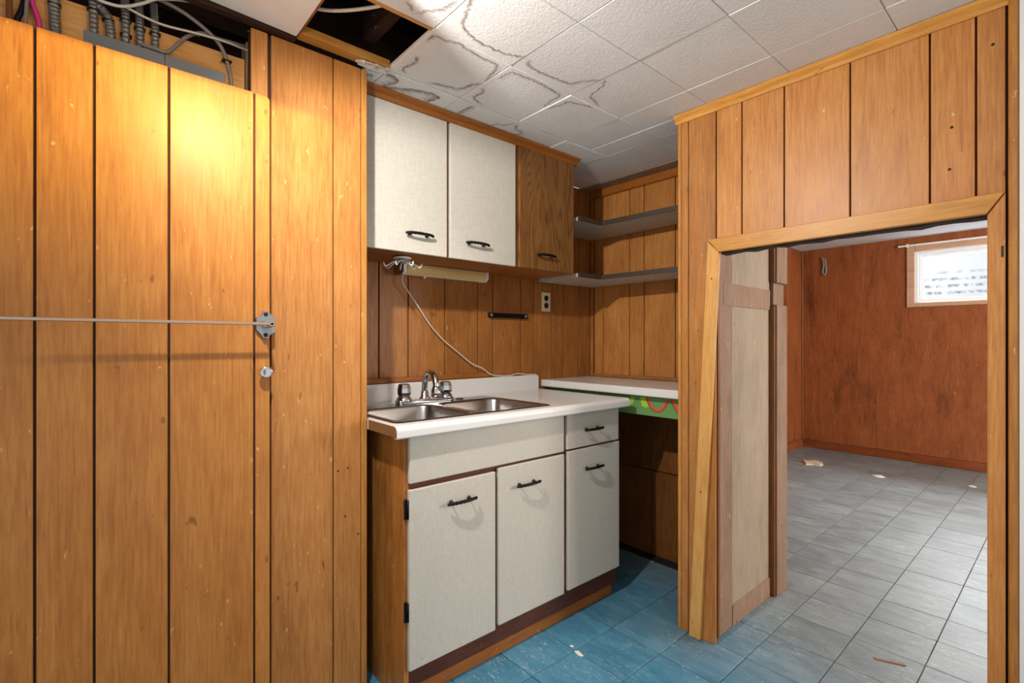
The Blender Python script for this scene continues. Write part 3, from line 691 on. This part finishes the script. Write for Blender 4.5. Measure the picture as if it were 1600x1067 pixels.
prism('floor_moulding', [(1.472, .001), (1.4995, .001), (1.4995, .056), (1.484, .056), (1.474, .046)], 0, BX0 + .01, BX1 - .006, 'crown', bc)
box('false_front', .802, 1.533, 1.431, 1.4475, .738, .893, 'lam', bc, .003, 2)
dr = box('drawer_front', 1.552, 1.908, 1.431, 1.4475, .742, .892, 'lam', bc, .003, 2)
handle(dr, 1.71, 1.431, .817)
door(bc, .800, 1.160, 1.430, .128, .718, 'lam', .998, .648)
door(bc, 1.175, 1.533, 1.430, .138, .728, 'lam', 1.315, .648)
door(bc, 1.556, 1.911, 1.430, .142, .734, 'lam', 1.712, .646)
for z in (.655, .320):
    h = box('hinge', .787, .7985, 1.4385, 1.4475, z - .034, z + .034, 'black', bc, .003)
    tube('pin', [(.7975, 1.436, z - .03), (.7975, 1.436, z + .03)], .004, 'black', h, 8, 0)

# ------------------------------------------------------------------ countertop, sink, faucet
ct = thing('countertop', 'white speckled laminate countertop with backsplash over the sink cabinet', 'countertop', (1.35, 1.7, .895))
TZ = .936
SX0, SX1, SY0, SY1 = .762, 1.488, 1.452, 1.925        # sink rim outline
HX0, HX1, HY0, HY1 = SX0 + .014, SX1 - .014, SY0 + .012, SY1 - .014
CX0, CX1, CY0 = .7385, 1.955, 1.400
def nose_profile(x0, x1, y1, name, x_in=None):
    pts = []
    for k in range(9):
        a = math.pi / 2 * k / 8
        pts.append((CY0 + .018 - .018 * math.sin(a), TZ - .018 + .018 * math.cos(a)))
    pts += [(CY0, .900), (CY0 + .005, .895), (CY0 + .018, .895), (CY0 + .022, .902), (y1, .902), (y1, TZ)]
    return prism(name, pts[::1], 0, x0, x1, 'counter', ct)
nose_profile(CX0 + .0006, CX1 - .0006, HY0, 'front_edge')
for f in ct.children[-1].data.polygons: f.use_smooth = False
prism('top', [(CX0 + .0006, HY0 + .0002), (HX0, HY0 + .0002), (HX0, HY1), (HX1, HY1), (HX1, HY0 + .0002), (CX1 - .0006, HY0 + .0002), (CX1 - .0006, 2.0085), (CX0 + .0006, 2.0085)], 2, .902, TZ, 'counter', ct)
# chipboard core showing at the left end
cp = [(CY0 + .018 - .017 * math.sin(math.pi / 2 * k / 8), TZ - .0182 + .017 * math.cos(math.pi / 2 * k / 8)) for k in range(9)]
prism('end_core', cp + [(CY0 + .001, .900), (CY0 + .020, .896), (CY0 + .024, .902), (1.60, .902), (1.60, TZ - .0012)], 0, CX0 - .0012, CX0, 'chip', ct)
bsp = []
for k in range(7):
    a = math.pi / 2 * k / 6; bsp.append((CX1 - .012 - .016 + .016 * math.sin(a), 1.016 - .016 + .016 * math.cos(a)))
prism('backsplash', [(CX0, TZ - .03), (CX0, 1.016)] + bsp + [(CX1 - .012, TZ - .03)], 1, 2.009, 2.028, 'counter', ct, .002, 2)

sk = thing('sink', 'double bowl stainless steel sink set in the white countertop', 'sink', (1.12, 1.69, TZ))
def rrect(x0, x1, y0, y1, r, n=6):
    o = []
    for cx, cy, a0 in ((x1 - r, y1 - r, 0), (x0 + r, y1 - r, 90), (x0 + r, y0 + r, 180), (x1 - r, y0 + r, 270)):
        for k in range(n + 1):
            a = math.radians(a0 + 90 * k / n); o.append((cx + r * math.cos(a), cy + r * math.sin(a)))
    return o
B1 = (.790, 1.096, 1.470, 1.815); B2 = (1.132, 1.462, 1.470, 1.815)
def bowl(b, name):
    x0, x1, y0, y1 = b; rings = []
    for ins, z, r in ((-.006, TZ + .0035, .058), (0, TZ + .001, .055), (.004, TZ - .006, .052), (.010, TZ - .12, .050), (.020, TZ - .150, .045), (.045, TZ - .162, .03)):
        rings.append([(x, y, z) for x, y in rrect(x0 + ins, x1 - ins, y0 + ins, y1 - ins, r)])
    vs = [v for r in rings for v in r]; n = len(rings[0]); fs = []
    for i in range(len(rings) - 1):
        for k in range(n): fs.append((i * n + k, i * n + (k + 1) % n, (i + 1) * n + (k + 1) % n, (i + 1) * n + k))
    fs.append(tuple(range((len(rings) - 1) * n, len(rings) * n)))
    o = link(name, mesh(name, vs, fs, True), 'steel', sk)
    cx, cy = (x0 + x1) / 2, (y0 + y1) / 2
    lathe('drain', [(.040, 0), (.040, .002), (.032, .003), (.020, .0005), (.0003, .0002)], (cx, cy, TZ - .1615), 'chrome', o, 20)
    return o
# deck: flat rim with two openings (built as a strip grid)
def deck():
    bm = bmesh.new()
    def loop(pts, z):
        v = [bm.verts.new((x, y, z)) for x, y in pts]; e = [bm.edges.new((v[i], v[(i + 1) % len(v)])) for i in range(len(v))]; return v, e
    o, eo = loop(rrect(SX0 + .008, SX1 - .008, SY0 + .008, SY1 - .008, .022), TZ + .0035)
    ed = eo[:]
    for b in (B1, B2):
        _, e = loop(rrect(b[0] - .006, b[1] + .006, b[2] - .006, b[3] + .006, .058), TZ + .0035); ed += e
    bmesh.ops.triangle_fill(bm, use_beauty=True, edges=ed)
    r, er = loop(rrect(SX0, SX1, SY0, SY1, .028), TZ + .0003); n = len(r)
    for i in range(n): bm.faces.new((r[i], r[(i + 1) % n], o[(i + 1) % n], o[i]))
    bmesh.ops.recalc_face_normals(bm, faces=bm.faces[:])
    if sum(f.normal.z for f in bm.faces) < 0: bmesh.ops.reverse_faces(bm, faces=bm.faces[:])
    me = bpy.data.meshes.new('rim'); bm.to_mesh(me); bm.free(); return me
link('rim', deck(), 'steel', sk)
bowl(B1, 'bowl'); bowl(B2, 'bowl')
lathe('hole_cover', [(.019, 0), (.019, .002), (.015, .0035), (.0003, .0038)], (1.305, 1.872, TZ + .0035), 'bronze', sk, 20)
fa = thing('faucet', 'chrome faucet with curved spout and two faceted knobs behind the sink', 'faucet', (1.12, 1.872, TZ))
FZ = TZ + .0038
prism('base_plate', rrect(.985, 1.265, 1.846, 1.900, .022), 2, FZ, FZ + .016, 'chrome', fa, .003, 2)
for x in (1.022, 1.228):
    b = lathe('valve_body', [(.034, 0), (.034, .006), (.030, .016), (.024, .022), (.020, .026)], (x, 1.873, FZ + .010), 'chrome', fa, 24)
    lathe('knob', [(.018, 0), (.027, .002), (.030, .014), (.029, .032), (.024, .048), (.018, .051), (.0003, .052)], (x, 1.873, FZ + .034), 'chrome', b, 8, smooth=False)
sp = tube('spout', [(1.128, 1.884, FZ + .012), (1.127, 1.884, FZ + .06), (1.126, 1.872, FZ + .105), (1.122, 1.838, FZ + .130), (1.117, 1.797, FZ + .122), (1.114, 1.772, FZ + .092), (1.113, 1.768, FZ + .070)], .0135, 'chrome', fa, 16)
lathe('collar', [(.024, 0), (.024, .006), (.018, .012), (.016, .030), (.0125, .036)], (1.128, 1.884, FZ + .014), 'chrome', sp, 20)
lathe('aerator', [(.015, 0), (.0215, .006), (.0215, .026), (.016, .038), (.014, .047)], (1.113, 1.768, FZ + .030), 'chrome', sp, 18)

# corner counter with painted apron
cc = thing('corner_counter', 'speckled white corner counter with a green painted apron', 'counter', (2.2, 1.55, .98))
prism('top', [(1.985, .948), (1.983, .953), (1.983, .979), (1.988, .985), (2.4285, .985), (2.4285, .948)], 1, 1.1135, 2.029, 'counter', cc)
ap = box('apron', 2.034, 2.050, 1.1135, 2.025, .850, .9475, 'green', cc)
def paint(pts, mat, nm='painted_shape', dx=.0006):
    vs = [(2.034 - dx, y, z) for y, z in pts] + [(2.034, y, z) for y, z in pts]; n = len(pts)
    fs = [tuple(range(n))] + [(i, (i + 1) % n, (i + 1) % n + n, i + n) for i in range(n)]
    return link(nm, mesh(nm, vs, fs), mat, ap)
def ubow(c, w, zt, zb, th, wob=0):
    o = [(c + w * math.cos(math.pi * k / 12), zb + (zt - zb) * (1 - math.sin(math.pi * k / 12) ** 1.6)) for k in range(13)]
    i = [(c + (w - th) * math.cos(math.pi * k / 12), zb + th * .7 + (zt - zb - th * .7) * (1 - math.sin(math.pi * k / 12) ** 1.6)) for k in range(13)]
    return o, i
for c, w in ((1.305, .060), (1.175, .056), (1.70, .06)):
    o, i = ubow(c, w, .938, .872, .015); paint(o + i[::-1], 'redpaint')
    o2, i2 = ubow(c, w + .003, .935, .869, .004); paint(o2 + i2[::-1], 'outline', 'painted_line', .0009)
for pts in ([(1.40, .935), (1.365, .935), (1.345, .900), (1.365, .885), (1.39, .892)], [(1.455, .935), (1.425, .935), (1.445, .892), (1.465, .905)], [(1.93, .925), (1.86, .928), (1.87, .900), (1.92, .90)]):
    paint(pts, 'lime')

# ------------------------------------------------------------------ small things on the back wall
ul = thing('under_cabinet_light', 'slim cream strip light under the wall cabinet with a white cord', 'light', (1.29, 1.985, 1.505))
prism('housing', [(1.955, 1.549), (2.027, 1.549), (2.027, 1.506), (1.972, 1.502), (1.957, 1.512)], 0, 1.066, 1.527, 'white', ul, .002)
pf = [(1.9545, 1.547), (1.951, 1.535), (1.951, 1.524), (1.955, 1.513), (1.963, 1.504), (1.9665, 1.506), (1.9585, 1.515), (1.9555, 1.524), (1.9562, 1.546)]
prism('diffuser', pf, 0, 1.083, 1.520, 'diffuser', ul)
prism('end_cap', [(1.947, 1.5485), (2.027, 1.5485), (2.027, 1.502), (1.966, 1.499), (1.947, 1.515)], 0, 1.058, 1.0655, 'zinc', ul, .002)
prism('end_cap', [(1.947, 1.5485), (2.027, 1.5485), (2.027, 1.502), (1.966, 1.499), (1.947, 1.515)], 0, 1.5275, 1.535, 'white', ul, .002)
lathe('switch', [(.006, 0), (.006, .009), (.004, .011), (.0003, .0115)], (1.18, 1.972, 1.4915), 'white', ul, 12)
tube('power_cord', [(1.085, 1.995, 1.503), (1.078, 1.992, 1.470), (1.110, 1.996, 1.428), (1.163, 2.000, 1.365), (1.222, 2.002, 1.288), (1.295, 2.004, 1.217), (1.388, 2.006, 1.151), (1.474, 2.006, 1.092), (1.540, 2.004, 1.066), (1.590, 2.004, 1.034), (1.66, 2.012, 1.022), (1.735, 2.016, 1.0200), (1.79, 2.018, 1.028), (1.86, 2.016, 1.020), (1.925, 2.018, 1.0195)], .0030, 'whitewire', ul, 8)
hk = thing('hook_rack', 'small white swivel rack with curled hooks under the wall cabinet', 'hook', (.985, 1.83, 1.545))
lathe('mount', [(.036, 0), (.038, .003), (.034, .006), (.010, .0072)], (.985, 1.82, 1.5410), 'white', hk, 24)
lathe('hub', [(.0003, 0), (.012, .001), (.016, .006), (.016, .018)], (.985, 1.82, 1.522), 'zinc', hk, 18)
for k in range(7):
    a = 2 * math.pi * k / 7 + .3; c, s = math.cos(a), math.sin(a)
    tube('hook', [(.985 + c * r, 1.82 + s * r, z) for r, z in ((.010, 1.530), (.035, 1.527), (.058, 1.512), (.070, 1.506), (.076, 1.512), (.078, 1.522))], .0026, 'white', hk, 6, 5)
ol = thing('wall_outlet', 'cream duplex wall outlet on the panelling above the counter', 'outlet', (2.017, 2.028, 1.431))
box('cover_plate', 1.982, 2.052, 2.0235, 2.0295, 1.376, 1.486, 'cream', ol, .003, 2)
for z in (1.452, 1.410):
    r = lathe('receptacle', [(.0165, 0), (.0165, .002), (.015, .0028), (.0003, .003)], (2.017, 2.0235, z), 'dark_slot', ol, 20, '-Y')
lathe('screw', [(.003, 0), (.0026, .0012), (.0002, .0014)], (2.017, 2.0235, 1.431), 'chrome', ol, 10, '-Y')
ks = thing('knife_strip', 'black magnetic strip screwed to the panelling under the cabinet', 'strip', (1.725, 2.02, 1.343))
box('bar', 1.592, 1.861, 2.012, 2.0295, 1.329, 1.354, 'black', ks, .002)
for x in (1.606, 1.847): lathe('screw', [(.008, 0), (.008, .003), (.005, .005), (.0003, .0052)], (x, 2.012, 1.3415), 'zinc', ks, 12, '-Y')

# ------------------------------------------------------------------ ceiling lamp (unseen above the frame, trough shaped to cut off its light)
lp = thing('ceiling_lamp', 'unseen ceiling lamp in front of the plank door, open ended trough added to cut its light', 'lamp', (.30, .9, CZ))
lathe('canopy', [(.05, 0), (.05, .012), (.02, .022), (.012, .03)], (.30, .88, CZ - .032), 'white', lp, 24)
for nm, a in (('shade_panel', (.13, .47, 1.096, 1.100, 2.000, 2.100)), ('shade_panel', (.13, .47, .700, .704, 2.000, 2.100)), ('shade_top', (.13, .47, .700, 1.100, 2.101, 2.105))):
    box(nm, *a, 'white', lp)
tube('stem', [(.30, .88, 2.106), (.30, .88, 2.116)], .008, 'zinc', lp, 10, 0)
lathe('socket', [(.018, 0), (.020, .02), (.014, .035)], (.30, .90, 2.060), 'cream', lp, 16)
